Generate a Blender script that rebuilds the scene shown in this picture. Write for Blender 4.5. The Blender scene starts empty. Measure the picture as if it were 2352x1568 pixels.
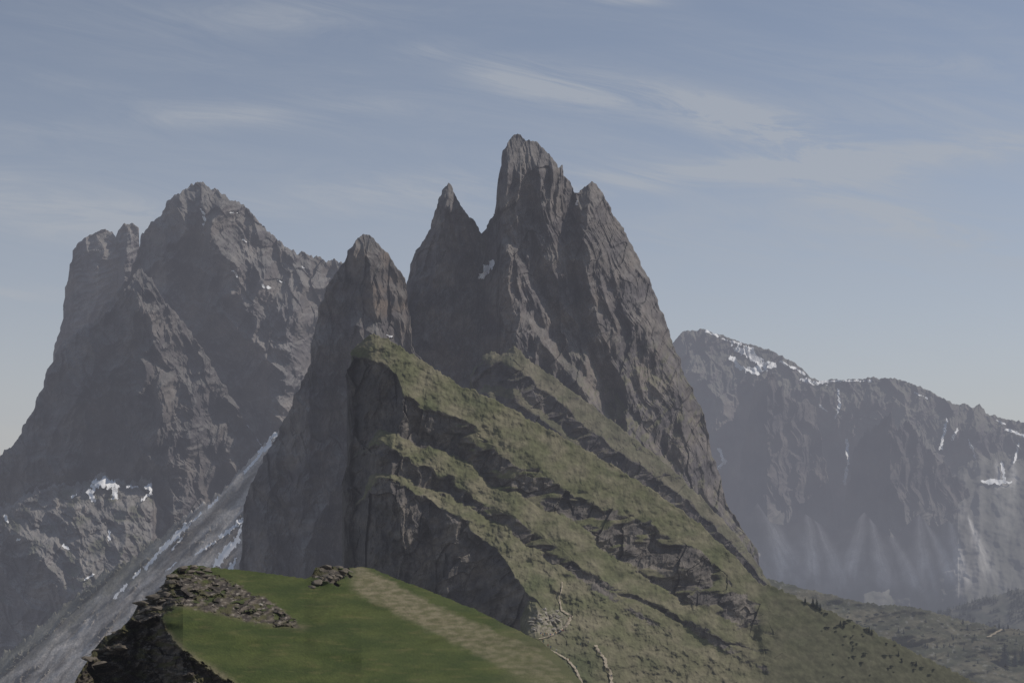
import bpy, math, random, numpy as np
from mathutils import Vector
random.seed(4); RNG=np.random.RandomState(7)
F=3730.0; PIT=math.radians(6); cp,sp=math.cos(PIT),math.sin(PIT)
COL=bpy.context.scene.collection
SUN=Vector((0.66,0.20,0.69)).normalized()

# ---------------------------------------------------------------- noise
_perm=np.random.RandomState(11).permutation(4096)
_ang=np.random.RandomState(12).rand(4096)*2*np.pi
_gx,_gy=np.cos(_ang),np.sin(_ang)
_r1=np.random.RandomState(13).rand(4096);_r2=np.random.RandomState(14).rand(4096);_r3=np.random.RandomState(15).rand(4096)
def pn(x,y,seed=0):
    x=np.asarray(x,float);y=np.asarray(y,float)
    x,y=np.broadcast_arrays(x,y)
    xi=np.floor(x).astype(int);yi=np.floor(y).astype(int);xf=x-xi;yf=y-yi
    def g(ix,iy,dx,dy):
        h=_perm[(_perm[(ix+seed*131)&4095]+iy*7+seed*17)&4095]
        return _gx[h]*dx+_gy[h]*dy
    a=g(xi,yi,xf,yf);b=g(xi+1,yi,xf-1,yf);c=g(xi,yi+1,xf,yf-1);d=g(xi+1,yi+1,xf-1,yf-1)
    u=xf*xf*xf*(xf*(xf*6-15)+10);v=yf*yf*yf*(yf*(yf*6-15)+10)
    return 1.5*((a*(1-u)+b*u)*(1-v)+(c*(1-u)+d*u)*v)
def fbm(x,y,o=4,seed=0):
    s=0;a=1;t=0
    for i in range(o):
        s=s+a*pn(x*2**i,y*2**i,seed+i);t+=a;a*=.5
    return s/t
def ridged(x,y,o=5,seed=0,gain=.5):
    s=0;a=1;w=1
    for i in range(o):
        n=1-np.abs(pn(x*2.03**i,y*2.03**i,seed+i))*1.6
        n=np.clip(n,0,1)**1.4
        s=s+a*n*w;w=np.clip(n*1.4,.25,1);a*=gain
    return s
def facet(U,V,s,amp,ang,asp,seed):
    """broken blocks: every cell is its own tilted plane"""
    c,n=math.cos(ang),math.sin(ang);a=U*c-V*n;b=U*n+V*c
    x=a/s+.35*fbm(a/s,b/s/asp,2,seed+3);y=b/(s*asp)+.35*fbm(a/s,b/s/asp,2,seed+6)
    xi=np.floor(x).astype(int);yi=np.floor(y).astype(int)
    best=np.full(x.shape,1e9);out=np.zeros(x.shape)
    for i in (-1,0,1):
        for j in (-1,0,1):
            cx=xi+i;cy=yi+j;h=_perm[(_perm[(cx+seed*37)&4095]+cy*13+seed*5)&4095]
            dx=x-(cx+_r1[h]);dy=y-(cy+_r2[h]);d=dx*dx+dy*dy
            val=_r3[h]*.8+(_r1[(h*7)&4095]-.5)*1.6*dx+(_r2[(h*5)&4095]-.5)*1.3*dy+.5*d
            m=d<best;best=np.where(m,d,best);out=np.where(m,val,out)
    return amp*s*out
def sst(a,b,x): t=np.clip((x-a)/(b-a),0,1);return t*t*(3-2*t)
def line(pts):
    xs=[p[0] for p in pts];ys=[p[1] for p in pts]
    return lambda u: np.interp(u,xs,ys)
def vline(pts):   # u as a function of v
    vs=[p[1] for p in pts];us=[p[0] for p in pts]
    return lambda v: np.interp(v,vs,us)
def lerp(a,b,m):
    a=np.asarray(a,float);b=np.asarray(b,float);m=np.asarray(m)[...,None];return a*(1-m)+b*m
def pos(u,v,Y):
    a=(u-1176)/F;b=(784-v)/F;y=cp-b*sp;z=sp+b*cp
    return np.stack([Y*a/y,Y+0*a,Y*z/y],-1)
def prof(V,b,s):
    D=-s[0]*np.minimum(V-b[0],0)*.6;cur=b[0]
    for i in range(len(s)):
        if i+1<len(b):
            nx=np.maximum(b[i+1],cur);D=D-s[i]*np.clip(V-cur,0,nx-cur);cur=nx
        else: D=D-s[i]*np.maximum(V-cur,0)
    return D
def rib(U,V,pts,A,wl,wr,v0=None,fade=60,v1=None):
    ur=vline(pts)(V)+9*fbm(V/45,V*0+A,3,3)
    g=np.clip(1-np.where(U<ur,(ur-U)/wl,(U-ur)/wr),0,1)
    v0=pts[0][1] if v0 is None else v0
    g=g*sst(v0-5,v0+fade,V)
    if v1: g=g*(1-sst(v1-60,v1+60,V))
    return -A*g
def rocky(U,V,ang,s,amp,seed,st=2.5,o=5):
    c,n=math.cos(ang),math.sin(ang)
    a=U*c-V*n; b=U*n+V*c
    wa=a+s*.35*pn(a/s,b/s,seed+40); wb=b+s*.35*pn(a/s,b/s,seed+50)
    return -amp*s*(ridged(wa/s,wb/(s*st),o,seed)-.9)
def slabs(U,V,dip,per,A,seed,fr=.42):
    """tilted strata: ledge, then step down, repeated; dip is the fall of a ledge per px to the right"""
    q=(V-dip*U+.35*per*fbm(U/(per*1.6),V/(per*1.6),3,seed))/per
    q=q+.6*fbm(U/400+9,V/400,2,seed+4)
    f=q-np.floor(q);h=.5+.9*_r3[(np.floor(q).astype(int)*17+seed)&4095]
    return -A*h*np.where(f<fr,f/fr,(1-f)/(1-fr))*(.55+.9*fbm(U/70,V/70,2,seed+8))

# ---------------------------------------------------------------- materials
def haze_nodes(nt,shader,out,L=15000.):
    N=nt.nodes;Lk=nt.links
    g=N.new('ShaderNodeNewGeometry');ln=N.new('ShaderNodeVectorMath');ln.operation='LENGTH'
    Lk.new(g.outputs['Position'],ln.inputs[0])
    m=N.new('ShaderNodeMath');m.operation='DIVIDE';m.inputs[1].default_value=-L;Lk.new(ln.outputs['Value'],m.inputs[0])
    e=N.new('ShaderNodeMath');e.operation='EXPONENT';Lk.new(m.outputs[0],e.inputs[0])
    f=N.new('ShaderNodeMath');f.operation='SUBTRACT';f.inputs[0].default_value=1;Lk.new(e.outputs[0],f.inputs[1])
    em=N.new('ShaderNodeEmission');em.inputs['Color'].default_value=(.262,.272,.325,1)  # aerial haze painted into the surface as glow, rising with distance from the origin
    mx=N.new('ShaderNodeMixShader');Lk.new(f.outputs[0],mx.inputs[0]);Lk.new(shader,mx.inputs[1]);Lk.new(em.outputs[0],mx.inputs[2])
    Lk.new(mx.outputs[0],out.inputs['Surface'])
def mat(name,color=None,nscale=.2,bump=.5,bdist=.5,var=.35,rough=.95,L=15000.):
    m=bpy.data.materials.new(name);m.use_nodes=True;nt=m.node_tree;N=nt.nodes;Lk=nt.links
    N.clear();out=N.new('ShaderNodeOutputMaterial');p=N.new('ShaderNodeBsdfPrincipled')
    p.inputs['Roughness'].default_value=rough;p.inputs['Specular IOR Level'].default_value=.12
    geo=N.new('ShaderNodeNewGeometry')
    no=N.new('ShaderNodeTexNoise');no.inputs['Scale'].default_value=nscale;no.inputs['Detail'].default_value=8;no.inputs['Roughness'].default_value=.65
    Lk.new(geo.outputs['Position'],no.inputs['Vector'])
    mr=N.new('ShaderNodeMapRange');mr.inputs[1].default_value=.3;mr.inputs[2].default_value=.7
    mr.inputs[3].default_value=1-var;mr.inputs[4].default_value=1+var;Lk.new(no.outputs[0],mr.inputs[0])
    vm=N.new('ShaderNodeVectorMath');vm.operation='SCALE';Lk.new(mr.outputs[0],vm.inputs['Scale'])
    if color is None:
        at=N.new('ShaderNodeVertexColor');at.layer_name='Col';Lk.new(at.outputs['Color'],vm.inputs[0])
    else: vm.inputs[0].default_value=color[:3]
    Lk.new(vm.outputs[0],p.inputs['Base Color'])
    if bump>0:
        bp=N.new('ShaderNodeBump');bp.inputs['Strength'].default_value=bump;bp.inputs['Distance'].default_value=bdist
        Lk.new(no.outputs[0],bp.inputs['Height']);Lk.new(bp.outputs[0],p.inputs['Normal'])
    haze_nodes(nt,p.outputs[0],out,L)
    return m
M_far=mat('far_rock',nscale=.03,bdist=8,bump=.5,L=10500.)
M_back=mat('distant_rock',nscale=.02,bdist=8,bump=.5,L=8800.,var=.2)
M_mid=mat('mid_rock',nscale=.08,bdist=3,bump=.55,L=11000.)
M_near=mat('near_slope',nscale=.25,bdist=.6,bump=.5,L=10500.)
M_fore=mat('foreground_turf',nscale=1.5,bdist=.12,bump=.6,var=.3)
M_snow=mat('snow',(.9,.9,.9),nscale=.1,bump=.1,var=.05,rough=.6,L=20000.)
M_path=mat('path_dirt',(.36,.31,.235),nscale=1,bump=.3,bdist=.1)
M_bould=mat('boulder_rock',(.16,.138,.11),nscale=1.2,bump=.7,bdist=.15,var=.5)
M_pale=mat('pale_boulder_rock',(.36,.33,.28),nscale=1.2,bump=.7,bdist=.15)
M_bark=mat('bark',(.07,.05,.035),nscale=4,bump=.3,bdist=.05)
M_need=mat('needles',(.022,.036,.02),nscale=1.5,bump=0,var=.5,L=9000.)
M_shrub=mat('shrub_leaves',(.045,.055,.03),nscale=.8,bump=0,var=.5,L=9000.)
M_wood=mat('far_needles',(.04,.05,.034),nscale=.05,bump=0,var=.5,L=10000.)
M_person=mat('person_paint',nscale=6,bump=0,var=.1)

def tag(o,label=None,cat=None,group=None,kind=None):
    if label:o['label']=label
    if cat:o['category']=cat
    if group:o['group']=group
    if kind:o['kind']=kind
    return o
def mkmesh(name,verts,quads,material,parent=None,cols=None,smooth=False):
    me=bpy.data.meshes.new(name);verts=np.asarray(verts,np.float32);quads=np.asarray(quads,np.int32)
    k=quads.shape[1]
    me.vertices.add(len(verts));me.vertices.foreach_set('co',verts.ravel())
    me.loops.add(quads.size);me.loops.foreach_set('vertex_index',quads.ravel())
    me.polygons.add(len(quads));me.polygons.foreach_set('loop_start',np.arange(0,quads.size,k,dtype=np.int32))
    me.polygons.foreach_set('loop_total',np.full(len(quads),k,np.int32))
    me.polygons.foreach_set('use_smooth',np.full(len(quads),smooth,bool))
    me.update(calc_edges=True)
    if cols is not None:
        ca=me.color_attributes.new('Col','FLOAT_COLOR','POINT')
        c4=np.ones((len(verts),4),np.float32);c4[:,:3]=cols;ca.data.foreach_set('color',c4.ravel())
    me.materials.append(material)
    o=bpy.data.objects.new(name,me);COL.objects.link(o)
    if parent:o.parent=parent
    return o
def gridfaces(r,c):
    i=np.arange(r*c).reshape(r,c)
    return np.stack([i[:-1,:-1],i[1:,:-1],i[1:,1:],i[:-1,1:]],-1).reshape(-1,4)

class Sheet:
    """a rock face or slope: front surface plus the slope falling away behind its crest"""
    def __init__(s,name,u0,u1,du,rows,T,B,Y0,Dfn,colfn,material,jag=(4,3),parent=None,smooth=False,back=True,rim=8,tp=1.0,uw=4.,edge=0.):
        u=np.arange(u0,u1+du,du);t=np.linspace(0,1,rows)**tp
        Ts_=T(u);ker=np.hanning(9);ker/=ker.sum();Tsm=np.convolve(np.pad(Ts_,4,'edge'),ker,'valid')
        Tu=Ts_-jag[0]*(ridged(u/28,u*0+.3,3,5)-.9)-jag[1]*pn(u/7,u*0+.7,9)-jag[1]*.5*pn(u/3.2,u*0+.7,19)
        Bu=np.maximum(B(u) if callable(B) else B+0*u,Tu+2)
        V=Tu[None]+(Bu-Tu)[None]*t[:,None];U=np.broadcast_to(u[None],V.shape)
        Tg=np.broadcast_to(Tsm[None],V.shape)
        D=Dfn(U,V,Tg)
        if rim: 
            q=np.clip(1-(V-Tu[None])/rim,0,1);D=D+rim*1.0*(1-np.sqrt(np.clip(1-q*q,0,1)))
        # ragged outline along steep edges only
        sl=np.abs(np.gradient(Tsm,u));hd=(V-Tu[None])/np.maximum(sl[None],.4)
        ew=np.exp(-hd/9.)*sst(.8,2.,sl)[None]
        Uw=U+(uw*fbm(V/26,U*0+.5,3,23)*1.6)*ew
        if edge: Uw=Uw+edge*(ridged(V/60,V*0+.2,3,27)-.7)*(1-sst(0,50,U-u0))
        P=pos(Uw,V,Y0*np.exp(D/F))
        n=np.cross(np.gradient(P,axis=0),np.gradient(P,axis=1));n/=np.linalg.norm(n,axis=-1,keepdims=True)+1e-9
        n*=-np.sign((n*P).sum(-1,keepdims=True)+1e-12)
        C=colfn(U,V,Tg,n)
        s.u,s.V,s.P,s.n,s.C=u,V,P,n,C;s.U=U
        Pf,Cf=P,C
        if back:
            bl=[]
            for dd,dv in ((900,420),(420,170),(180,55),(60,14),(20,5)):
                bl.append(pos(Uw[0],Tu+np.minimum(dv,(Bu-Tu)*(.8 if dv>100 else .3)),Y0*np.exp((D[0]+dd)/F)))
            Pf=np.concatenate([np.stack(bl),P],0);Cf=np.concatenate([np.repeat(C[:1],5,0),C],0)
        s.obj=mkmesh(name,Pf.reshape(-1,3),gridfaces(*Pf.shape[:2]),material,parent,np.clip(Cf,0,1).reshape(-1,3),smooth)
    def at(s,u,v):
        i=int(np.clip(round((u-s.u[0])/(s.u[1]-s.u[0])),0,len(s.u)-1))
        col=s.V[:,i];j=int(np.clip(np.searchsorted(col,v),1,len(col)-1))
        f=(v-col[j-1])/(col[j]-col[j-1]+1e-9);f=min(max(f,0),1)
        p=s.P[j-1,i]*(1-f)+s.P[j,i]*f
        return Vector(p)
    def snow(s,strokes,material=None,name='snow_patch',seed=0,lift=.002,rag=.9,k=1.):
        V=s.V;U=s.U
        for kk,(pts,hw) in enumerate(strokes):
            hw=hw*k
            us=[p[0] for p in pts];vs=[p[1] for p in pts];m=hw*2+10
            ci=np.where((s.u>min(us)-m)&(s.u<max(us)+m))[0]
            if len(ci)<2: continue
            c0,c1=ci[0],ci[-1]+1
            Uu=U[:,c0:c1];Vv=V[:,c0:c1]
            Uw=Uu+hw*.7*pn(Uu/9,Vv/9,seed+kk);Vw=Vv+hw*.7*pn(Uu/9,Vv/9,seed+kk+30)
            d=np.full(Uu.shape,1e9)
            for a,b in zip(pts[:-1],pts[1:]):
                ax,ay=a[0],a[1];bx,by=b[0]-ax,b[1]-ay
                tt=np.clip(((Uw-ax)*bx+(Vw-ay)*by)/(bx*bx+by*by+1e-9),0,1)
                d=np.minimum(d,np.hypot(Uw-ax-tt*bx,Vw-ay-tt*by))
            mk=d<hw*(.8+rag*fbm(Uu/14,Vv/14,3,seed+kk+60))
            fq=mk[:-1,:-1]&mk[1:,1:]&mk[1:,:-1]&mk[:-1,1:]
            r,c=mk.shape
            if fq.sum()<3: continue
            f=gridfaces(r,c)[fq.ravel()]
            un,inv=np.unique(f.ravel(),return_inverse=True)
            Pp=s.P[:,c0:c1].reshape(-1,3)[un]*(1-lift)
            mkmesh(name,Pp,inv.reshape(-1,4),material or M_snow,s.obj,smooth=True)

rockA=np.array((.120,.109,.111));rockB=np.array((.202,.178,.160))
gr1=np.array((.120,.122,.064));gr2=np.array((.19,.172,.112));gr3=np.array((.088,.102,.048))
def rockcol(U,V,sc=1.,seed=0,A=rockA,B=rockB):
    m=sst(-.35,.45,fbm(U/(70*sc),V/(70*sc),4,seed))
    c=lerp(A,B,m)
    return c*(1+.22*fbm(U/9,V/14,3,seed+9)+.2*fbm(U/160,V/160,2,seed+19))[...,None]

# ---------------------------------------------------------------- ground to the horizon
n=60;gx=np.linspace(-30000,30000,n);gy=np.linspace(-3000,60000,n);GX,GY=np.meshgrid(gx,gy)
GZ=-900+120*fbm(GX/6000,GY/6000,3,2)
P=np.stack([GX,GY,GZ],-1)
o=mkmesh('ground',P.reshape(-1,3),gridfaces(n,n),M_far,cols=np.tile((.07,.08,.05),(n*n,1)),smooth=True)
tag(o,'hazy dark green valley floor far below the mountains','ground',kind='structure')

# ---------------------------------------------------------------- far right mountain
Tr=line([(1480,900),(1520,830),(1552,778),(1565,765),(1580,755),(1600,758),(1620,755),(1640,762),(1670,772),(1700,785),(1730,790),(1760,800),(1790,815),(1820,830),(1845,845),(1862,866),(1880,873),(1900,871),(1980,868),(2030,866),(2070,872),(2110,885),(2150,905),(2180,922),(2200,930),(2215,925),(2235,936),(2250,928),(2264,948),(2290,955),(2320,965),(2352,968),(2460,985)])
Lc1=line([(1480,900),(1560,845),(1640,870),(1740,872),(1800,890),(1860,900),(1960,915),(2050,930),(2150,960),(2200,980),(2300,1000),(2460,1010)])
Lc2=line([(1480,1200),(1600,1230),(1640,1190),(1700,1195),(1740,1160),(1800,1205),(1850,1185),(1910,1230),(1985,1185),(2050,1235),(2110,1190),(2150,1120),(2200,1050),(2260,1040),(2300,1040),(2460,1050)])
# gullies that feed the talus: foot position, start height, lean, half width
GUL=[(1742,1150,.55,9),(1760,1175,.30,5),(1855,1175,.10,8),(1872,1190,.45,5),(1985,1175,-.25,9),(2000,1190,.25,6),(2040,1215,.5,5),(2110,1180,.10,6),(2125,1195,.5,6),(2180,1190,.22,4),(2225,1190,.42,6),(1660,1200,.5,6),(2330,1060,-.1,8),(2290,1060,.12,6)]
def D_right(U,V,T):
    Vw=V+14*fbm(U/40,V/40,3,71)
    D=prof(Vw,[T,Lc1(U),Lc2(U)],[1.1,.22,1.45])
    D+=.10*(U-1900)
    rk=1-sst(-10,34,V-Lc2(U)+22*fbm(U/25,V/25,4,72))
    D+=rocky(U,V,0.05,52,.42,81,2.0)*(.07+.93*rk)
    D+=rib(U,V,[(1650,860),(1645,1000),(1650,1200)],60,40,60,v1=1240)
    D+=rib(U,V,[(1762,870),(1750,950),(1745,1160)],60,40,70,v1=1200)
    D+=rib(U,V,[(2045,955),(2030,1050),(2020,1190)],70,50,110,v1=1240)+rib(U,V,[(2100,990),(2120,1060),(2150,1160)],60,40,70,v1=1220)
    D+=rib(U,V,[(2190,940),(2170,1000),(2150,1040)],60,40,60,v1=1080)+rib(U,V,[(2255,935),(2240,990),(2220,1040)],50,30,50,v1=1060)
    D+=facet(U,V,46,.5,.1,1.8,83)*(.03+.97*rk)
    D+=rocky(U,V,0.0,14,.25,85,2.2,3)*(.08+.92*rk)
    D+=-(1-rk)*14*fbm(U/50,V/120,3,88)
    return D
def C_right(U,V,T,n):
    c=rockcol(U,V,1,91)
    low=sst(-8,26,V-Lc2(U)+30*fbm(U/18,V/30,4,92))
    s=0*U
    for k,(a,v0,ln,w0) in enumerate(GUL):
        dv=V-v0;cu=a+ln*np.maximum(dv,0)+5*fbm(V/30,V*0+k,3,96);w=w0*.6+.14*np.maximum(dv,0)
        g=np.exp(-((U-cu)/w)**2)*sst(-18,10,dv)*(1-sst(110,190,dv+40*fbm(U/20,V/60,2,98)))
        s=np.maximum(s,g*(.75+.5*fbm((U-cu)/np.maximum(w,2)*2.2,V/90,3,93+k)))
    c=lerp(c,lerp((.15,.148,.13),(.26,.25,.225),sst(-.3,.4,fbm(U/26,V/60,4,93))),low*.85)
    c=lerp(c,(.74,.71,.66),np.clip(s,0,1)*.95*sst(-40,0,V-Lc2(U)+20))
    gm=sst(-20,70,V-1335-.03*(U-1800)+60*fbm(U/30,V/60,4,94))
    c=lerp(c,(.11,.115,.085),gm*.9)
    gm2=sst(-15,20,V-1115+30*fbm(U/30,V/20,3,97))*sst(2230,2290,U);c=lerp(c,(.13,.13,.105),gm2*.7)
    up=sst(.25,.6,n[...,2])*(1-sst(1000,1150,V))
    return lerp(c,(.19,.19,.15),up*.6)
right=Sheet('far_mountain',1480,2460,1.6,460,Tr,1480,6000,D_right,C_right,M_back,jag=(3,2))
tag(right.obj,'distant hazy blue mountain with snow patches and pale talus fans on the right','mountain',kind='structure')
def buttress(pts,Y,seed,parent=None,bot=1300,lean=.26,u_r=None,material=None,k=.9):
    T=line(pts);uc=u_r
    def D(U,V,Tt_):
        base=line([(pts[0][0],pts[0][1]),(uc,min(p[1] for p in pts)),(pts[-1][0],pts[-1][1])])(U)
        D=prof(V+8*fbm(U/40,V/40,3,seed),[np.minimum(base,V*0+5000)],[lean])
        D+=np.where(U<uc,1.5*(uc-U),.8*(U-uc))
        D+=rocky(U,V,.03,50,.55,seed+1,2.6)+facet(U,V,36,.55,.05,2.4,seed+5)
        return D
    def C(U,V,Tt_,n):
        c=rockcol(U,V,1,seed+3)*k
        return lerp(c,(.20,.195,.175),sst(1120,1210,V+30*fbm(U/16,V/30,3,seed+8))*.6)
    return Sheet('buttress',pts[0][0],pts[-1][0],1.6,220,T,bot,Y,D,C,material or M_back,jag=(12,9),parent=parent,rim=4,uw=6)
buttress([(1676,1215),(1690,1120),(1706,1020),(1722,930),(1735,880),(1755,858),(1778,862),(1800,900),(1830,925),(1850,905),(1868,930),(1885,1000),(1900,1080),(1915,1150),(1930,1215)],5560,301,parent=right.obj,bot=line([(1676,1216),(1700,1195),(1740,1155),(1770,1200),(1800,1205),(1850,1180),(1900,1215),(1930,1217)]),u_r=1762,k=.8)
buttress([(1925,1215),(1940,1140),(1955,1090),(1962,1020),(1985,985),(2006,990),(2020,955),(2045,948),(2060,985),(2085,962),(2105,985),(2130,1030),(2165,1060),(2200,1100),(2240,1140),(2275,1190),(2310,1240)],5480,311,parent=right.obj,bot=line([(1925,1216),(1950,1215),(1985,1175),(2020,1215),(2050,1235),(2110,1180),(2140,1215),(2180,1195),(2200,1220),(2230,1195),(2260,1215),(2310,1242)]),u_r=2045,k=.72)
right.snow([([(1690,800),(1720,810),(1745,832),(1775,842)],9),([(1680,820),(1700,845),(1740,855)],6),([(1715,800),(1735,825)],10),([(1735,822),(1755,838)],8),([(1620,760),(1650,772)],4),([(1720,845),(1760,850)],5),
  ([(1840,870),(1870,880),(1900,875)],6),([(1900,876),(1960,874),(2000,874)],3.2),([(1650,1030),(1665,1060),(1650,1075)],4.5),([(1925,895),(1930,930),(1918,960)],3.5),([(2175,960),(2165,1010),(2160,1030)],4),([(1945,1010),(1948,1060),(1940,1110)],4),
  ([(2200,985),(2185,1010)],4),([(2260,1105),(2320,1107)],6),([(2300,1060),(2310,1110)],3.5),([(1790,830),(1850,858)],3.5),([(1660,778),(1700,790)],3.5),([(2310,985),(2352,1000)],3.5),([(1880,930),(1900,945)],3),([(2225,1010),(2240,1050)],3.5),([(2340,1020),(2330,1060)],3.5),([(2290,965),(2310,975)],2.5),([(2100,900),(2130,915)],2.2)],seed=3,rag=.8,k=1.15,lift=.004)

# ---------------------------------------------------------------- left massif
Tthumb=line([(60,1000),(100,900),(118,830),(134,770),(145,720),(150,660),(158,620),(165,595),(170,568),(185,552),(205,538),(235,528),(258,530),(266,545),(272,526),(286,512),(303,512),(314,518),(320,532),(317,570),(340,700),(360,800)])
def D_thumb(U,V,T):
    D=prof(V,[T],[.35])+rib(U,V,[(215,535),(230,620),(200,760),(170,900)],60,40,90)
    D+=rib(U,V,[(295,512),(290,600),(280,700)],60,16,40)
    D+=-8*ridged(V/17+.02*U+.6*pn(U/40,V/40,2),U/160,4,102)+rocky(U,V,0,40,.3,103,1.8)+facet(U,V,30,.45,1.4,1.8,105)
    return D
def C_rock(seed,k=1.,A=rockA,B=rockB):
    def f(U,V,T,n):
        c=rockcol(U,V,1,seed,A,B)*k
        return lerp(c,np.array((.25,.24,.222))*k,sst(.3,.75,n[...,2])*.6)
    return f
Tl=line([(-70,1075),(0,1045),(30,1020),(60,965),(90,905),(112,845),(130,805),(150,778),(190,748),(215,735),(235,708),(265,672),(290,640),(305,610),(315,578),(325,540),(340,520),(360,502),(378,482),(385,462),(400,450),(425,436),(440,423),(455,418),(475,423),(490,433),(510,440),(530,458),(560,470),(580,490),(600,512),(625,537),(650,560),(682,582),(700,577),(720,592),(735,585),(750,600),(768,592),(785,600),(830,640),(950,760)])
def D_left(U,V,T):
    Vw=V+22*fbm(U/60,V/60,3,111)
    e=line([(300,640),(450,520),(600,650),(800,740)])(U)
    D=prof(Vw,[T,e,e+120,e+165],[.7,.24,1.2,.20])
    D+=.10*(U-450)
    D+=rib(U,V,[(455,418),(480,520),(530,620),(590,760),(620,900)],150,100,170)
    D+=rib(U,V,[(390,460),(370,560),(380,640)],60,40,60)
    D+=rib(U,V,[(700,600),(690,700),(660,850),(650,950)],80,60,60)
    D+=rib(U,V,[(560,560),(600,640),(640,700)],50,40,70)
    D+=rocky(U,V,.12,90,.54,112,1.5)+rocky(U,V,.1,22,.24,115,1.6,4)+facet(U,V,64,.5,.5,1.4,117)+facet(U,V,24,.32,.4,1.3,118)
    return D
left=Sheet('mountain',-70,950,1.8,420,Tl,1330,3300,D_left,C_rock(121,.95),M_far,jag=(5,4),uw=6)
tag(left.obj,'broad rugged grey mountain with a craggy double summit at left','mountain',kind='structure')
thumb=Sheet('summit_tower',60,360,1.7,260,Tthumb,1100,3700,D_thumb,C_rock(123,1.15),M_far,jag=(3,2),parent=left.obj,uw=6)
Tb=line([(-70,1085),(0,1055),(60,975),(112,860),(150,790),(190,752),(230,735),(270,690),(300,640),(318,612),(345,640),(380,690),(430,752),(465,800),(500,858),(545,930),(575,985),(600,1018),(640,1100)])
Tbref=line([(-70,1085),(60,975),(190,752),(318,612),(465,800),(600,1018),(640,1100)])
def D_butt(U,V,T):
    w=V+20*fbm(U/50,V/50,3,131)
    e=line([(0,1040),(200,840),(330,800),(600,1050)])(U)
    D=prof(w,[Tbref(U),e,e+45],[.30,1.0,.22])+.05*(U-300)
    D+=rib(U,V,[(318,612),(335,700),(360,800),(380,950),(400,1200)],150,130,80)
    D+=rib(U,V,[(465,800),(450,900),(440,1000),(420,1150)],100,50,70)
    D+=rib(U,V,[(210,740),(190,850),(160,1000),(120,1150)],110,60,90)
    D+=rib(U,V,[(60,975),(60,1100),(40,1250)],70,40,60)
    D+=rocky(U,V,.08,75,.56,132,1.8)+rocky(U,V,.1,20,.24,135,1.6,4)+facet(U,V,66,.5,.3,1.7,137)+facet(U,V,23,.32,.4,1.3,138)
    return D
butt=Sheet('buttress',-70,640,1.8,340,Tb,1330,2980,D_butt,C_rock(125,.74),M_far,jag=(6,4),parent=left.obj,uw=6)
left.snow([([(468,500),(470,518)],4),([(530,488),(545,490)],3),([(600,655),(620,662)],4),([(530,620),(545,632)],4),([(690,610),(700,615)],3),([(462,480),(468,492)],3),([(560,550),(566,556)],3),([(640,640),(652,650)],3)],seed=5,k=1.1)
butt.snow([([(570,975),(590,1000),(598,1020)],4)],seed=8)

# lower left crag
Tc=line([(-70,1200),(0,1160),(30,1150),(60,1125),(90,1120),(130,1108),(160,1112),(200,1100),(230,1086),(262,1098),(300,1104),(330,1096),(350,1105),(365,1150),(400,1195),(440,1215),(520,1190)])
def D_crag(U,V,T):
    E=line([(-70,1230),(60,1230),(130,1330),(230,1420),(350,1370),(520,1260)])(U)
    D=prof(V+12*fbm(U/40,V/40,3,141),[T,E],[1.5,.3])+.1*(U-200)
    sn=np.exp(-((U-235)/50)**2-((V-1120)/26)**2)
    k=(.45+.55*sst(-10,40,V-E))*(1-.8*sn)
    D+=rib(U,V,[(70,1220),(60,1300),(50,1450)],70,30,70)
    D+=rib(U,V,[(180,1110),(170,1200),(190,1300)],50,40,50)+rib(U,V,[(300,1110),(290,1200),(280,1290)],50,40,50)
    D+=rocky(U,V,.7,60,.50,142,1.7)*k+rocky(U,V,.5,17,.24,145,1.5,4)*(1-.8*sn)+facet(U,V,44,.6,.8,1.6,147)*k+facet(U,V,17,.35,.8,1.6,149)*(1-.9*sn)
    return D
def C_crag(U,V,T,n):
    c=rockcol(U,V,1,146);c=lerp(c,(.29,.28,.26),sst(.35,.7,n[...,2])*.6)
    return lerp(c,(.10,.11,.06),sst(.0,.4,fbm(U/50,V/40,3,148))*sst(.4,.7,n[...,2])*.6)
crag=Sheet('crag',-70,520,1.7,260,Tc,1560,2780,D_crag,C_crag,M_far,jag=(9,6),uw=5)
tag(crag.obj,'grey rock shelves with snow patches below the left mountain','crag',kind='structure')
crag.snow([([(215,1118),(240,1104),(265,1118)],14),([(262,1120),(265,1142)],9),([(205,1128),(215,1148)],8),([(335,1118),(348,1112),(345,1135)],6),([(325,1150),(340,1135)],5),([(290,1116),(318,1118)],5),([(145,1253),(155,1260)],5),([(10,1185),(20,1200)],6),([(38,1240),(48,1238)],4),([(252,1220),(250,1240)],5),([(195,1330),(215,1318)],4),([(165,1140),(178,1135)],4)],seed=13,lift=.006,rag=.5)

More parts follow.
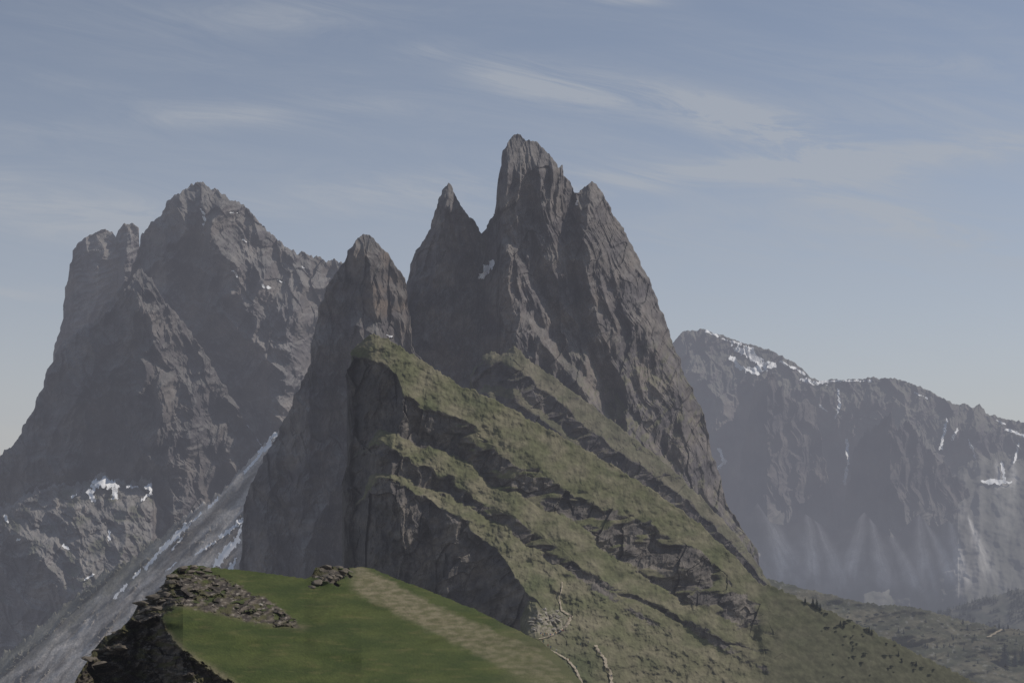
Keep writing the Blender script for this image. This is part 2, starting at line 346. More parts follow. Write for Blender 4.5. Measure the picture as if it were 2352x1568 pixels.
# scree gully
Ts=line([(-70,1570),(0,1505),(70,1450),(130,1400),(240,1312),(330,1262),(400,1202),(500,1132),(560,1070),(590,1035),(618,1000),(640,985),(760,985),(820,985)])
Tsm0=line([(-70,1570),(0,1505),(330,1262),(400,1202),(560,1070),(640,985),(820,860)])
def D_scree(U,V,T):
    D=prof(V,[Tsm0(U)],[1.5])+.35*(U-600)
    w=(U*.68+V*.73)
    D+=-14*fbm(w/30,(V*.68-U*.73)/160,5,151)
    m=sst(.15,.45,fbm(w/22,(V*.68-U*.73)/120,4,152))
    D+=-m*16*(ridged(U/16,V/16,4,153)-.4)
    return D
def C_scree(U,V,T,n):
    w=(U*.68+V*.73)+16*fbm(U/70,V/70,4,155);a=(V*.68-U*.73)
    s=fbm(w/18,a/160,5,156)
    c=lerp((.21,.19,.165),(.54,.50,.45),sst(-.4,.35,s))
    m=sst(.15,.4,fbm((U*.68+V*.73)/22,a/120,4,152));c=lerp(c,(.15,.14,.125),m*.8)
    d=V-Ts(U)
    c=lerp(c,(.13,.13,.095),(1-sst(20,100,d+45*fbm(U/30,V/30,3,157)))*(1-sst(300,480,U))*.8)
    return c*(1+.5*fbm(U/4,V/4,3,158))[...,None]
scree=Sheet('scree_slope',-70,820,1.6,280,Ts,1720,2500,D_scree,C_scree,M_far,jag=(9,5))
tag(scree.obj,'long pale grey scree gully running down between the left and central mountains','scree',kind='structure')
scree.snow([([(600,1008),(630,1000)],14),([(588,1026),(602,1034),(624,1012)],12),([(600,1040),(582,1062),(560,1085)],5),([(500,1146),(478,1166)],6),([(462,1178),(430,1206)],5),([(430,1204),(400,1236),(370,1262)],9),([(366,1266),(335,1302)],6),([(325,1304),(306,1326)],4),([(292,1340),(262,1372)],5),([(560,1192),(535,1212),(505,1234)],7),([(495,1242),(450,1272)],5),([(545,1240),(520,1265),(495,1298)],11),([(556,1205),(545,1235)],5),([(540,1285),(530,1305)],8),([(420,1232),(395,1262)],3),([(405,1290),(380,1312)],3)],seed=23,rag=.8,lift=.010)

# ---------------------------------------------------------------- central peaks
Tt=line([(905,830),(918,760),(930,655),(938,628),(945,600),(958,572),(978,545),(990,515),(1000,490),(1012,452),(1021,430),(1030,420),(1040,428),(1050,448),(1065,475),(1080,498),(1092,512),(1106,535),(1112,528),(1125,505),(1140,490),(1145,430),(1149,375),(1156,342),(1166,325),(1177,312),(1190,308),(1200,316),(1214,320),(1228,322),(1240,333),(1256,346),(1270,365),(1282,388),(1290,376),(1296,400),(1305,410),(1315,420),(1322,440),(1330,442),(1342,427),(1358,418),(1372,424),(1386,440),(1398,462),(1412,495),(1430,522),(1450,560),(1470,600),(1490,642),(1510,692),(1530,742),(1550,795),(1565,842),(1590,890),(1608,938),(1622,965),(1626,1005),(1636,1040),(1655,1090),(1668,1145),(1692,1192),(1718,1232),(1738,1262),(1745,1300),(1760,1350)])
S1=line([(1145,900),(1147,600),(1152,550),(1162,538),(1185,560),(1215,620),(1240,668),(1300,748),(1380,850),(1440,930),(1520,1040),(1600,1150),(1760,1400)])
S2=line([(1168,1000),(1172,770),(1182,728),(1196,714),(1220,728),(1260,764),(1300,812),(1360,882),(1440,972),(1520,1060),(1600,1150),(1760,1500)])
def D_tower(U,V,T):
    wv=V+9*fbm(U/40,V/40,3,161)
    s1=np.where(U<1145,99999,S1(U));e1=s1+38
    s2=np.where(U<1168,99999,np.maximum(S2(U),e1+5));e2=s2+38
    D=prof(wv,[T,s1,e1,s2,e2],[.30,1.4,.22,1.4,.22])
    D+=.10*(U-1200)
    D+=rib(U,V,[(1030,420),(1022,500),(1005,600),(985,700),(960,850),(945,1000)],95,60,90)
    D+=rib(U,V,[(1178,312),(1166,400),(1158,480),(1150,560),(1140,700),(1150,860)],150,34,260,fade=90)
    D+=rib(U,V,[(1245,340),(1250,450),(1262,560),(1290,700),(1330,800)],60,36,60)
    D+=rib(U,V,[(1360,418),(1345,520),(1340,600),(1380,760),(1440,900)],110,36,160)
    D+=rib(U,V,[(1440,600),(1480,720),(1530,860),(1570,980)],40,50,70)
    D+=rib(U,V,[(960,600),(950,700),(930,800)],40,30,30)
    R=vline([(1395,455),(1450,560),(1490,642),(1530,742),(1565,842),(1608,938),(1636,1040),(1668,1145),(1718,1232),(1760,1350)])(V)
    D+=.012*np.clip(90-(R-U),0,90)**2
    spread=np.clip((R-1130)/330,.5,2)
    a=(U-1130)/spread
    D+=-22*(ridged(a/42+.35*pn(U/90,V/90,4),V/200,5,162)-.9)
    ml=sst(1140,1190,U)
    D+=slabs(U,V,1.35,78,24,163)*ml*sst(600,760,V+.4*(U-1200))
    D+=rocky(U,V,-.3,30,.30,165,2.6,5)+facet(U,V,50,.38,-.3,2.2,167)+facet(U,V,19,.22,-.25,1.8,169)
    return D
def C_tower(U,V,T,n):
    c=rockcol(U,V,1,171)
    br=sst(.0,.5,fbm(U/60,V/110,3,173))*sst(560,700,V)
    c=lerp(c,(.20,.165,.135),br*.5)
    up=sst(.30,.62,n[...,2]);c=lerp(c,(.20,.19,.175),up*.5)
    g=up*sst(760,950,V+.3*(U-1300)+80*fbm(U/60,V/60,3,174))*sst(1130,1190,U)
    return lerp(c,lerp(gr1,gr2,sst(-.3,.3,fbm(U/30,V/30,3,175))),g*.7)
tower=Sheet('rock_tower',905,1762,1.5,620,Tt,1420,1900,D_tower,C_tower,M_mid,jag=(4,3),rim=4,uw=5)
tag(tower.obj,'tallest central jagged rock tower with its slim left pinnacle','mountain',kind='structure')
tower.snow([([(1105,636),(1118,622),(1132,600)],8),([(1325,462),(1324,470)],4.5),([(1155,755),(1160,757)],3),([(1115,610),(1122,628)],6)],seed=33,lift=.006,rag=.6)
Tp=line([(535,1500),(545,1330),(552,1280),(558,1200),(568,1140),(600,1060),(640,990),(688,885),(710,850),(718,790),(724,745),(735,700),(750,655),(772,622),(790,600),(800,577),(818,547),(833,535),(848,539),(868,558),(890,580),(908,606),(922,628),(932,650),(938,720),(950,800),(1000,900)])
Q1=line([(800,800),(804,716),(815,707),(835,716),(860,742),(885,770),(910,795),(1000,900)])
def D_pin(U,V,T):
    q=np.where(U<800,99999,Q1(U))
    Tr_=np.interp(U,[535,700,835,1000],[1000,700,535,760])
    D=prof(V+8*fbm(U/40,V/40,3,181),[np.minimum(Tr_,T),q,q+35],[.22,1.2,.2])+.05*(U-750)
    D+=rib(U,V,[(835,535),(852,640),(862,720),(870,850)],80,90,60)
    D+=rib(U,V,[(735,740),(720,850),(700,1000),(690,1300)],70,50,60)
    D+=rib(U,V,[(640,1000),(620,1100),(610,1300)],60,50,50)
    D+=rib(U,V,[(785,1000),(775,1100),(700,1260)],50,30,60)
    D+=rocky(U,V,.05,44,.34,182,3.8,5)+facet(U,V,40,.42,.1,3.0,185)+facet(U,V,17,.22,0,2.4,188)
    return D
def C_pin(U,V,T,n):
    c=C_rock(183,.9)(U,V,T,n)
    return lerp(c,(.21,.16,.122),sst(-.1,.4,fbm(U/60,V/60,3,187))*sst(780,860,U)*(1-sst(700,800,V))*.7)
pin=Sheet('rock_pinnacle',535,1000,1.5,520,Tp,1480,1720,D_pin,C_pin,M_mid,jag=(3,2.5),rim=4,uw=7)
tag(pin.obj,'rounded brownish rock pinnacle left of the tallest tower with a sheer shadowed wall','mountain',kind='structure')
pin.snow([([(885,768),(900,772)],3.5)],seed=43)

# ridge behind the front ridge
T3=line([(1080,960),(1088,870),(1095,840),(1108,815),(1128,806),(1150,812),(1168,800),(1182,795),(1220,828),(1300,885),(1380,945),(1450,1000),(1540,1072),(1600,1130),(1660,1190),(1700,1238),(1745,1300),(1775,1350)])
E3=line([(1080,965),(1088,880),(1100,835),(1140,838),(1180,845),(1230,882),(1280,922),(1350,985),(1420,1035),(1500,1090),(1600,1170),(1700,1270),(1775,1360)])
def gm_bands(w,U,bands,soft=7):
    m=0*w
    for a,b in bands: m=np.maximum(m,sst(-soft,soft,w-a)*(1-sst(-soft,soft,w-b)))
    return m
def D_mid(U,V,T):
    w=V+12*fbm(U/34,V/34,4,191)
    D=prof(w,[T,E3(U),E3(U)+50,E3(U)+72],[1.3,.25,1.2,.25])+.12*(U-1100)
    D+=.01*np.clip(60-(U-1080),0,60)**2
    G=gm_bands(w,U,[(T-30,E3(U)),(E3(U)+50,E3(U)+72)])
    D+=(rocky(U,V,-.95,36,.28,192,2.6,5)+facet(U,V,28,.4,-.8,2.4,195))*(1-.7*G)
    return D
def grasscol(U,V,seed):
    c=lerp(gr1,gr2,sst(-.4,.5,fbm(U/60,V/38,3,seed)));c=lerp(c,gr3,sst(.1,.5,fbm(U/80,V/60,3,seed+5))*.6)
    return c*(1+.14*fbm(U/6,V/5,3,seed+8))[...,None]
def C_mid(U,V,T,n):
    w=V+12*fbm(U/34,V/34,4,191)
    G=gm_bands(w,U,[(T-30,E3(U)),(E3(U)+50,E3(U)+72)])
    m=sst(.36,.6,n[...,2]*.6+.4*G+.14*fbm(U/22,V/16,4,204))
    return lerp(rockcol(U,V,.8,201,rockA*.9,rockB*.85),grasscol(U,V,202),m*.7)
mid=Sheet('ridge',1080,1775,1.5,300,T3,1460,1420,D_mid,C_mid,M_mid,jag=(4,3),rim=4,edge=14)
tag(mid.obj,'steep rock and grass rib between the front ridge and the tallest tower','ridge',kind='structure')

# ---------------------------------------------------------------- front ridge with the meadow at its foot
Ta=line([(786,1420),(790,1290),(795,1150),(800,1000),(803,860),(808,806),(820,788),(845,770),(862,767),(885,774),(912,788),(950,815),(1000,845),(1055,882),(1110,905),(1150,922),(1210,958),(1300,1005),(1400,1062),(1500,1125),(1600,1195),(1680,1268),(1742,1335),(1790,1352),(1850,1378),(1950,1420),(2050,1470),(2200,1545),(2420,1660)])
Taref=line([(788,790),(820,782),(862,767),(912,788),(1055,882),(1150,922),(1300,1005),(1400,1062),(1500,1125),(1600,1195),(1680,1268),(1742,1335),(1850,1378),(2050,1470),(2420,1660)])
Ea=line([(788,850),(804,830),(812,812),(840,820),(872,838),(908,868),(925,905),(960,930),(1050,970),(1120,1010),(1180,1064),(1300,1128),(1400,1170),(1500,1205),(1600,1265),(1700,1350),(1760,1400),(2200,1750)])
Tbb=line([(788,1060),(845,1030),(862,1000),(875,985),(900,990),(930,1008),(1000,1030),(1080,1072),(1130,1108),(1200,1135),(1280,1175),(1360,1235),(1420,1285),(1500,1342),(1600,1394),(1700,1440),(1780,1475),(2200,1780)])
Ebb=line([(788,1061),(850,1032),(880,1018),(910,1034),(960,1062),(1000,1085),(1080,1134),(1150,1180),(1200,1208),(1280,1258),(1360,1316),(1420,1355),(1500,1394),(1600,1434),(1700,1475),(1780,1510),(2200,1790)])
Tcc=line([(788,1180),(835,1130),(850,1102),(872,1090),(920,1090),(960,1100),(1000,1120),(1060,1150),(1120,1196),(1180,1233),(1240,1265),(1300,1303),(1360,1340),(1450,1386),(1600,1438),(1700,1480),(1780,1515),(2200,1795)])
Ecc=line([(788,1182),(840,1135),(870,1110),(930,1112),(970,1130),(1000,1158),(1050,1190),(1100,1230),(1150,1278),(1190,1330),(1215,1375),(1232,1390),(1250,1405),(1300,1460),(1330,1900),(2200,2000)])
Mcc=line([(788,1900),(1182,1900),(1195,1420),(1212,1392),(1235,1394),(1250,1408),(1300,1462),(1330,1901),(2200,2001)])
OUT=[(1385,1345,60,14,22),(1650,1462,60,14,24),(1480,1412,50,8,12),(1150,1300,50,10,8),(1755,1527,22,8,10),(1700,1390,40,16,20),(1080,1015,36,8,10),(1560,1310,60,20,20)]
def fw(U,V): return V+26*fbm(U/110,V/90,3,210)+12*fbm(U/38,V/32,3,211)+5*fbm(U/12,V/12,3,215)
def fade_r(U,V): return sst(1670,1790,U+60*fbm(U/60,V/60,2,239))
def invm(U,V,w): return sst(.03,.30,fbm(U/110+.6*V/110,V/36,3,241))*sst(980,1100,U)*(1-sst(-10,10,w-Ecc(U)))
def fG(U,V,w):
    G=gm_bands(w,U,[(Taref(U)-60,Ea(U)),(Tbb(U),Ebb(U)),(Tcc(U),Ecc(U)),(Mcc(U),Mcc(U)+2000)],soft=7)
    return np.maximum(np.maximum(G,invm(U,V,w)*.85),fade_r(U,V)*.9)
def outmask(U,V,a,b,lu,lv):
    p=(U-a)*.85+(V-b)*.52;q=-(U-a)*.52+(V-b)*.85+8*fbm(U/14,V/14,3,int(a));return p,q
def outm(U,V):
    m=0*U;
    for (a,b,lu,lv,A) in OUT:
        p,q=outmask(U,V,a,b,lu,lv)
        m=np.maximum(m,np.exp(-(p/lu)**2*1.3)*sst(-2,5,q)*(1-sst(lv,lv*1.8,q)))
    return m
def D_front(U,V,T):
    w=fw(U,V)
    Db=prof(w,[Taref(U),Ea(U),Tbb(U),Ebb(U),Tcc(U),Ecc(U),Mcc(U)],[1.15,.24,1.35,.24,1.6,.08,1.9])
    Ds=prof(V,[Taref(U)],[1.0])
    f=np.maximum(fade_r(U,V),.35*sst(1050,1300,U)*(1-sst(-20,30,w-Tcc(U))));D=Db*(1-f)+Ds*f+.13*(U-800)
    D+=.012*np.clip(70-(U-790),0,70)**2
    D+=rib(U,V,[(868,985),(850,1050),(845,1120)],34,30,60)
    D+=rib(U,V,[(860,1095),(850,1200),(848,1330)],50,30,120)
    D+=rib(U,V,[(1060,1160),(1040,1260),(1020,1400)],46,40,60)
    D+=rib(U,V,[(1150,1280),(1130,1340),(1120,1440)],30,30,50)
    D+=rib(U,V,[(925,880),(930,960),(900,1010)],46,40,40)
    D+=rib(U,V,[(950,1110),(940,1200),(940,1350)],30,40,40)
    G=fG(U,V,w)
    for (a,b,lu,lv,A) in OUT:
        p,q=outmask(U,V,a,b,lu,lv)
        D+=-A*np.exp(-(p/lu)**2)*np.exp(-(np.minimum(q,0)/(lv*1.8))**2)*np.exp(-np.maximum(q-3,0)/30)
    far=sst(1740,1830,U)
    k=np.maximum(1-.94*G,0)*(1-.8*far)
    prow=(1-sst(930,1150,U))
    D+=rocky(U,V,-.98,44,.24,212,2.7,4)*k*(1-.7*prow)+rocky(U,V,-.5,14,.16,216,2.,3)*k+facet(U,V,44,.46,-.5,1.8,217)*k*(1-.4*prow)+facet(U,V,18,.24,-.6,1.6,218)*k
    D+=(facet(U,V,80,.5,.03,2.6,242)+rocky(U,V,.03,46,.30,243,3.,5))*k*prow
    D+=slabs(U,V,.66,60,8,219)*(1-.75*G)*(1-far)*sst(880,980,U)*(1-fade_r(U,V))
    D+=-5*fbm(U/40,V/24,2,220)*G
    return D
def C_front(U,V,T,n):
    w=fw(U,V);G=fG(U,V,w)
    m=sst(.34,.60,n[...,2]*.36+.62*G+.16*fbm(U/34,V/17,3,223)-.6*outm(U,V))
    m=np.maximum(m,sst(1740,1830,U)*sst(-.5,-.1,fbm(U/30,V/14,3,233)))
    g=grasscol(U,V,224)
    g=lerp(g,(.15,.135,.085),sst(1400,1560,V+60*fbm(U/80,V/60,3,226))*.5)
    g=lerp(g,gr3*.85,sst(1455,1530,V)*(1-sst(1330,1430,U+30*fbm(U/40,V/40,2,228)))*.85)
    g=lerp(g,(.085,.086,.052),sst(1600,1900,U+90*fbm(U/70,V/40,3,237))*.75)
    rk=rockcol(U,V,.8,222,np.array((.105,.096,.090)),np.array((.195,.172,.146)))
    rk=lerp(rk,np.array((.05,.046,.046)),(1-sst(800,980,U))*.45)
    c=lerp(rk,g,m)
    sc=sst(-.28,.1,fbm(U/8,V/6,3,229))*np.exp(-((U-1260)/44)**4-((V-1428)/28)**4)
    sp_=sst(.3,.5,fbm(U/7,V/5,3,245))*sst(1180,1240,V)*sst(.2,.45,fbm(U/60,V/40,2,246)+.2)
    return lerp(lerp(c,(.24,.22,.18),sp_*.25),(.32,.285,.23),np.clip(sc,0,1)*.8)
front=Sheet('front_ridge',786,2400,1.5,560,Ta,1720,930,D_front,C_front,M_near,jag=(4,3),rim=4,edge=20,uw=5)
tag(front.obj,'tilted green and rock ridge in front with grassy ledges above dark cliffs','ridge',kind='structure')

# valley side on the right
Tv=line([(1690,1310),(1740,1325),(1770,1330),(1850,1350),(1900,1362),(2000,1385),(2100,1392),(2200,1420),(2300,1442),(2460,1455)])
def D_val(U,V,T):
    return prof(V,[T],[2.4])+.1*(U-2000)-100*fbm((U+V)/150,V/60,3,231)+rocky(U,V,-1.1,26,.12,233,2,4)
def C_val(U,V,T,n):
    c=lerp((.062,.066,.042),(.13,.12,.082),sst(-.35,.35,fbm((U+V)/80,V/26,4,235)))
    c=lerp(c,(.20,.195,.18),sst(.2,.45,fbm(U/12,V/5,3,238))*.6)
    c=lerp(c,(.04,.045,.03),sst(.1,.35,fbm(U/26,V/10,3,241))*.7)
    return c
val=Sheet('valley_slope',1690,2460,1.7,170,Tv,1720,2600,D_val,C_val,M_far,jag=(3,2))
tag(val.obj,'dark green valley side strewn with rocks at the lower right','hillside',kind='structure')
Tf=line([(2060,1440),(2120,1418),(2180,1398),(2240,1378),(2300,1362),(2352,1350),(2460,1340)])
def D_for(U,V,T): return prof(V,[T],[1.9])-10*fbm(U/60,V/40,3,251)
def C_for(U,V,T,n): return lerp((.075,.082,.055),(.13,.125,.09),sst(-.3,.3,fbm(U/40,V/20,3,253)))
forh=Sheet('forest_slope',2060,2460,2.0,100,Tf,1500,4300,D_for,C_for,M_back,jag=(4,3))
tag(forh.obj,'hazy lower slope under the forest at the right edge','hillside',kind='structure')

# ---------------------------------------------------------------- foreground hill
Th=line([(120,1660),(165,1578),(185,1540),(205,1510),(218,1488),(240,1462),(278,1442),(305,1412),(318,1384),(345,1372),(372,1350),(384,1322),(412,1301),(440,1297),(480,1301),(520,1305),(600,1313),(700,1328),(716,1322),(724,1304),(745,1296),(770,1300),(800,1304),(830,1299),(862,1307),(920,1331),(1000,1361),(1100,1402),(1180,1442),(1240,1470),(1290,1512),(1340,1570),(1400,1640),(1500,1760)])
Thref=line([(120,1480),(250,1420),(350,1360),(420,1310),(520,1306),(600,1312),(700,1318),(830,1303),(862,1310),(920,1331),(1000,1361),(1100,1402),(1180,1442),(1240,1472),(1290,1512),(1340,1570),(1400,1640),(1500,1760)])
Hu=line([(120,1660),(372,1352),(400,1314),(440,1310),(500,1320),(540,1338),(620,1380),(700,1440),(1500,1440)])
Hl=line([(120,1662),(330,1395),(372,1392),(400,1388),(480,1402),(560,1422),(640,1436),(700,1441),(1500,1441)])
G2=line([(120,1600),(310,1412),(350,1400),(366,1412),(380,1442),(398,1472),(430,1503),(480,1535),(530,1568),(580,1610),(800,1800),(1500,2400)])
def rockmask(U,V):
    n=14*fbm(U/20,V/13,4,272)
    n2=22*fbm(U/19,V/13,4,274)
    left=sst(-3,5,V-G2(U)+n)
    hol=sst(-4,5,V-Hu(U)+n)*(1-sst(-4,4,V-Hl(U)+n))*(1-sst(670,700,U))
    hol=hol*(1-.9*sst(.12,.3,fbm(U/26,V/11,4,277)))
    lf=1-sst(-7,7,U-np.interp(V,[1300,1385,1400,1420,1445,1500],[392,400,392,368,350,300])+n2)
    kn=sst(.42,.55,np.exp(-((U-760)/48)**2-((V-1318)/24)**2)+.04*n)
    return np.clip(np.maximum(np.maximum(left,hol),np.maximum(lf,kn)),0,1)
def strata(U,V): return (V+.22*U+12*fbm(U/45,V/25,3,268))
def D_hill(U,V,T):
    R=Thref(U);g2=np.maximum(G2(U),R)
    w=V+5*fbm(U/22,V/14,3,261)
    D=-4.2*np.clip(V-R,0,None)+4.2*np.clip(V-g2,0,None)-.9*np.clip(w-g2,0,None)-.8*np.minimum(V-R,0)
    D+=2.6*(U-400)*sst(200,420,U)+.6*(U-400)*(1-sst(200,420,U))
    rk=rockmask(U,V);rr=rk*(1-.45*sst(400,460,U))
    q=strata(U,V)/24.;f=q-np.floor(q)
    D+=(-12*np.where(f<.25,f/.25,(1-f)/.75))*rr
    D+=rocky(U,V,1.1,48,.8,262,1.8,5)*rr+rocky(U,V,.3,26,.4,267,1.4,5)*rr+facet(U,V,46,1.0,1.1,1.6,263)*rr
    D+=-130*fbm(U/190+V/300,V/90,3,269)*(1-rk)
    D+=-60*rk*np.exp(-((U-540)/150)**2-((V-1370)/60)**2)
    D+=-90*np.exp(-((U-762)/34)**2-((V-1318)/22)**2)
    return D
def C_hill(U,V,T,n):
    g=lerp((.040,.056,.015),(.066,.080,.023),sst(-.4,.45,fbm(U/120,V/34,4,281)))
    g=lerp(g,(.11,.102,.04),sst(.1,.5,fbm((U-V*.5)/70,V/9,4,283))*.45)
    lo=line([(700,1290),(790,1345),(900,1402),(1000,1452),(1100,1502),(1230,1572),(1500,1700)])(U);hi=line([(700,1290),(835,1300),(870,1318),(1000,1390),(1120,1440),(1240,1488),(1290,1540),(1500,1720)])(U)
    nn=14*fbm(U/30,V/14,6,285)
    st=sst(-6,7,V-hi+nn)*(1-sst(-10,11,V-lo+nn))*sst(790,830,U)
    straw=lerp((.105,.10,.052),(.19,.165,.108),sst(-.4,.4,fbm(U/26,V/7,5,287)))
    g=lerp(g,straw,st*(.9-.3*sst(950,1250,U)))
    g=lerp(g,(.11,.105,.058),sst(1100,1260,U+20*fbm(U/30,V/20,3,298))*(1-st)*.6)
    ed=np.exp(-(np.minimum(np.abs(V-G2(U)+8*fbm(U/20,V/20,3,288)),40)/13)**2)*sst(340,400,U);g=lerp(g,(.15,.13,.08),ed*.8)
    ed2=np.exp(-((V-Hl(U)+2)/7)**2)*(1-sst(690,720,U))*sst(360,400,U);g=lerp(g,(.13,.112,.065),ed2*.6)
    g=g*(1+.42*fbm(U/3.0,V/1.7,3,289)+.12*fbm(U/14,V/5,3,299))[...,None]
    rk=rockmask(U,V)
    q=strata(U,V)
    r=lerp((.042,.036,.031),(.135,.114,.09),sst(-.25,.4,fbm(U/22,q/7,4,291)))
    r=lerp(r,(.26,.23,.195),sst(.15,.45,fbm(U/12,V/5,3,293))*sst(.3,.7,n[...,2]))
    r=lerp(r,(.075,.072,.03),sst(.0,.3,fbm(U/34,V/16,3,295)+.25*(1-sst(0,26,V-T)))*.8)
    return lerp(g,r,rk)
hill=Sheet('hill',120,1500,1.2,620,Th,3000,330,D_hill,C_hill,M_fore,jag=(1.6,1.0),rim=0,tp=2.0,uw=0)
tag(hill.obj,'near green meadow hill with a straw coloured band and a crumbling rock edge','hill',kind='structure')

# ---------------------------------------------------------------- paths
def ribbon(sheet,pts,w,label,name='path'):
    pp=[]
    for (a,b) in zip(pts[:-1],pts[1:]):
        for k in range(8): pp.append((a[0]+(b[0]-a[0])*k/8,a[1]+(b[1]-a[1])*k/8))
    pp.append(pts[-1]);v=[]
    for i,(a,b) in enumerate(pp):
        ww=w*(1+.35*math.sin(i*1.7));v+= [sheet.at(a-ww,b)*.9975,sheet.at(a,b)*.997,sheet.at(a+ww,b)*.9975]
    f=[]
    for i in range(len(pp)-1):
        for k in (0,1): f.append((3*i+k,3*i+3+k,3*i+4+k,3*i+1+k))
    o=mkmesh(name,[tuple(x) for x in v],f,M_path,smooth=True);tag(o,label,'path',kind='structure')
ribbon(front,[(1368,1480),(1376,1496),(1390,1512),(1392,1528),(1402,1540),(1404,1562),(1410,1590)],3.2,'pale dirt path winding down the meadow, right of the lookout')
ribbon(front,[(1292,1335),(1290,1355),(1284,1372),(1290,1400)],1.3,'thin trail climbing the slope above the rocky lookout')
ribbon(front,[(1290,1400),(1312,1414),(1304,1432),(1290,1446),(1262,1460),(1238,1466)],3.6,'pale footpath looping round the rocky lookout')
ribbon(front,[(1252,1486),(1274,1496),(1302,1512),(1320,1532),(1330,1552),(1342,1580)],3.0,'pale dirt path dropping from the lookout beside the near hill')
ribbon(val,[(2270,1462),(2290,1450),(2318,1436),(2338,1420),(2354,1410)],4,'light track crossing the valley slope at the right edge')

# ---------------------------------------------------------------- boulders
def boulder_mesh(seed,mt=M_bould):
    import bmesh
    r=random.Random(seed);bm=bmesh.new()
    for i in range(16):
        v=Vector((r.gauss(0,1),r.gauss(0,1),r.gauss(0,1))).normalized()
        bm.verts.new((v.x*r.uniform(.8,1.15),v.y*r.uniform(.7,1),.35+v.z*r.uniform(.5,.7)))
    h=bmesh.ops.convex_hull(bm,input=bm.verts)
    bmesh.ops.delete(bm,geom=[g for g in h['geom_interior'] if isinstance(g,bmesh.types.BMVert)],context='VERTS')
    bmesh.ops.bevel(bm,geom=bm.edges[:],offset=.06,segments=1,affect='EDGES')
    me=bpy.data.meshes.new('boulder');bm.to_mesh(me);bm.free();me.materials.append(mt);return me
BM=[boulder_mesh(k) for k in range(6)];BMP=[boulder_mesh(k+10,M_pale) for k in range(4)]
def boulder(sheet,u,v,px,label,group,flat=1.,pale=False):
    p=sheet.at(u,v);s=px/2*p.y/F
    o=bpy.data.objects.new('boulder',random.choice(BMP if pale else BM));COL.objects.link(o)
    o.location=p-Vector((0,0,s*.15));o.scale=(s*random.uniform(.8,1.4),s*random.uniform(.8,1.4),s*flat*random.uniform(.8,1.1));o.rotation_euler=(random.uniform(-.25,.25),random.uniform(-.25,.25),random.uniform(0,6.28))
    tag(o,label,'rock',group);return o
boulder(hill,599,1390,14,'pale boulder lying in the rocky hollow of the near hill',None,pale=True)
for i in range(34):
    u=random.uniform(200,395);v=float(Th(u))+random.uniform(3,50)
    boulder(hill,u,v,random.uniform(18,52),'brown rock on the crumbling left edge of the near hill','rocks on the crumbling left edge',.55)
for i in range(12):
    u=random.uniform(385,480);v=float(Th(u))+random.uniform(3,30)
    boulder(hill,u,v,random.uniform(16,40),'dark rock of the cap at the top left of the near hill','rocks of the top left cap',.5)
for i in range(18):
    u=random.gauss(758,18);boulder(hill,u,float(Th(u))+random.uniform(2,36),random.uniform(14,34),'grey rock of the small outcrop on the crest of the near hill','rocks of the crest outcrop',.65)
for i in range(22):
    u=random.uniform(430,690);a,b=float(Hu(u)),float(Hl(u));boulder(hill,u,random.uniform(a,b),random.uniform(4,12),'small stone in the rocky hollow of the near hill','stones in the rocky hollow',.7)
for i in range(60):
    boulder(val,random.uniform(1880,2340),random.uniform(1400,1560),random.uniform(2.5,7),'grey boulder scattered on the valley slope at lower right','boulders on the valley slope',.8)
for i in range(30):
    boulder(front,random.gauss(1252,22),random.gauss(1426,13),random.uniform(7,18),'pale rock beside the lookout path','rocks around the lookout',.8,True)

# ---------------------------------------------------------------- conifers and shrubs
def tree_meshes(seed):
    r=random.Random(seed)
    tv=[];tf=[]
    for k,(z,w) in enumerate(((0,.035),(.3,.026),(.7,.014),(1,.003))):
        for j in range(6): tv.append((w*math.cos(j*math.pi/3),w*math.sin(j*math.pi/3),z))
    for k in range(3):
        for j in range(6): tf.append((k*6+j,k*6+(j+1)%6,k*6+6+(j+1)%6,k*6+6+j))
    cv=[];cf=[]
    for i in range(420):
        z=r.random()**1.2*.9+.08;R=(1-z)**.85*.27+.012;R*=r.uniform(.55,1.15);a=r.uniform(0,6.283)
        c=Vector((math.cos(a)*R*.6,math.sin(a)*R*.6,z));d=Vector((math.cos(a),math.sin(a),-.45+.5*z));s=R*.42+.012
        w=Vector((-math.sin(a),math.cos(a),0))*s*.55
        b=len(cv);cv+= [tuple(c-d*s+Vector((0,0,.01))),tuple(c+w),tuple(c+d*s),tuple(c-w+Vector((0,0,r.uniform(-.02,.02))))];cf.append((b,b+1,b+2,b+3))
    return tv,tf,cv,cf
TM=[]
for k in range(3):
    tv,tf,cv,cf=tree_meshes(k);a=mkmesh('trunk',tv,tf,M_bark);b=mkmesh('crown',cv,cf,M_need);TM.append((a.data,b.data))
    bpy.data.objects.remove(a);bpy.data.objects.remove(b)
def seen(u,v):   # the nearer of the two slopes that meet in this corner
    return front if v>float(Ta(u))+4 else val
def tree(u,v,px,label,group=None):
    sheet=seen(u,v)
    p=sheet.at(u,v);h=px*p.y/F;e=bpy.data.objects.new('conifer',None);COL.objects.link(e);e.location=p-Vector((0,0,h*.02));e.scale=(h*random.uniform(.9,1.3),)*2+(h,);e.rotation_euler=(0,0,random.uniform(0,6))
    tag(e,label,'tree',group);m=random.choice(TM)
    for nm,me in (('trunk',m[0]),('crown',m[1])):
        o=bpy.data.objects.new(nm,me);COL.objects.link(o);o.parent=e
tree(2308,1530,54,'tallest dark conifer near the lower right corner')
tree(2332,1528,34,'shorter conifer just right of the tallest one at lower right')
tree(2350,1520,38,'dark conifer cut by the right edge of the photo')
for (u,v,h) in [(1868,1392,20),(1876,1398,24),(1884,1402,18),(1930,1436,14),(1938,1440,12),(1996,1452,16),(2002,1456,13),(2296,1442,14),(1850,1384,14)]:
    tree(u,v,h,'small dark conifer on the upper valley slope','small conifers on the upper valley slope')
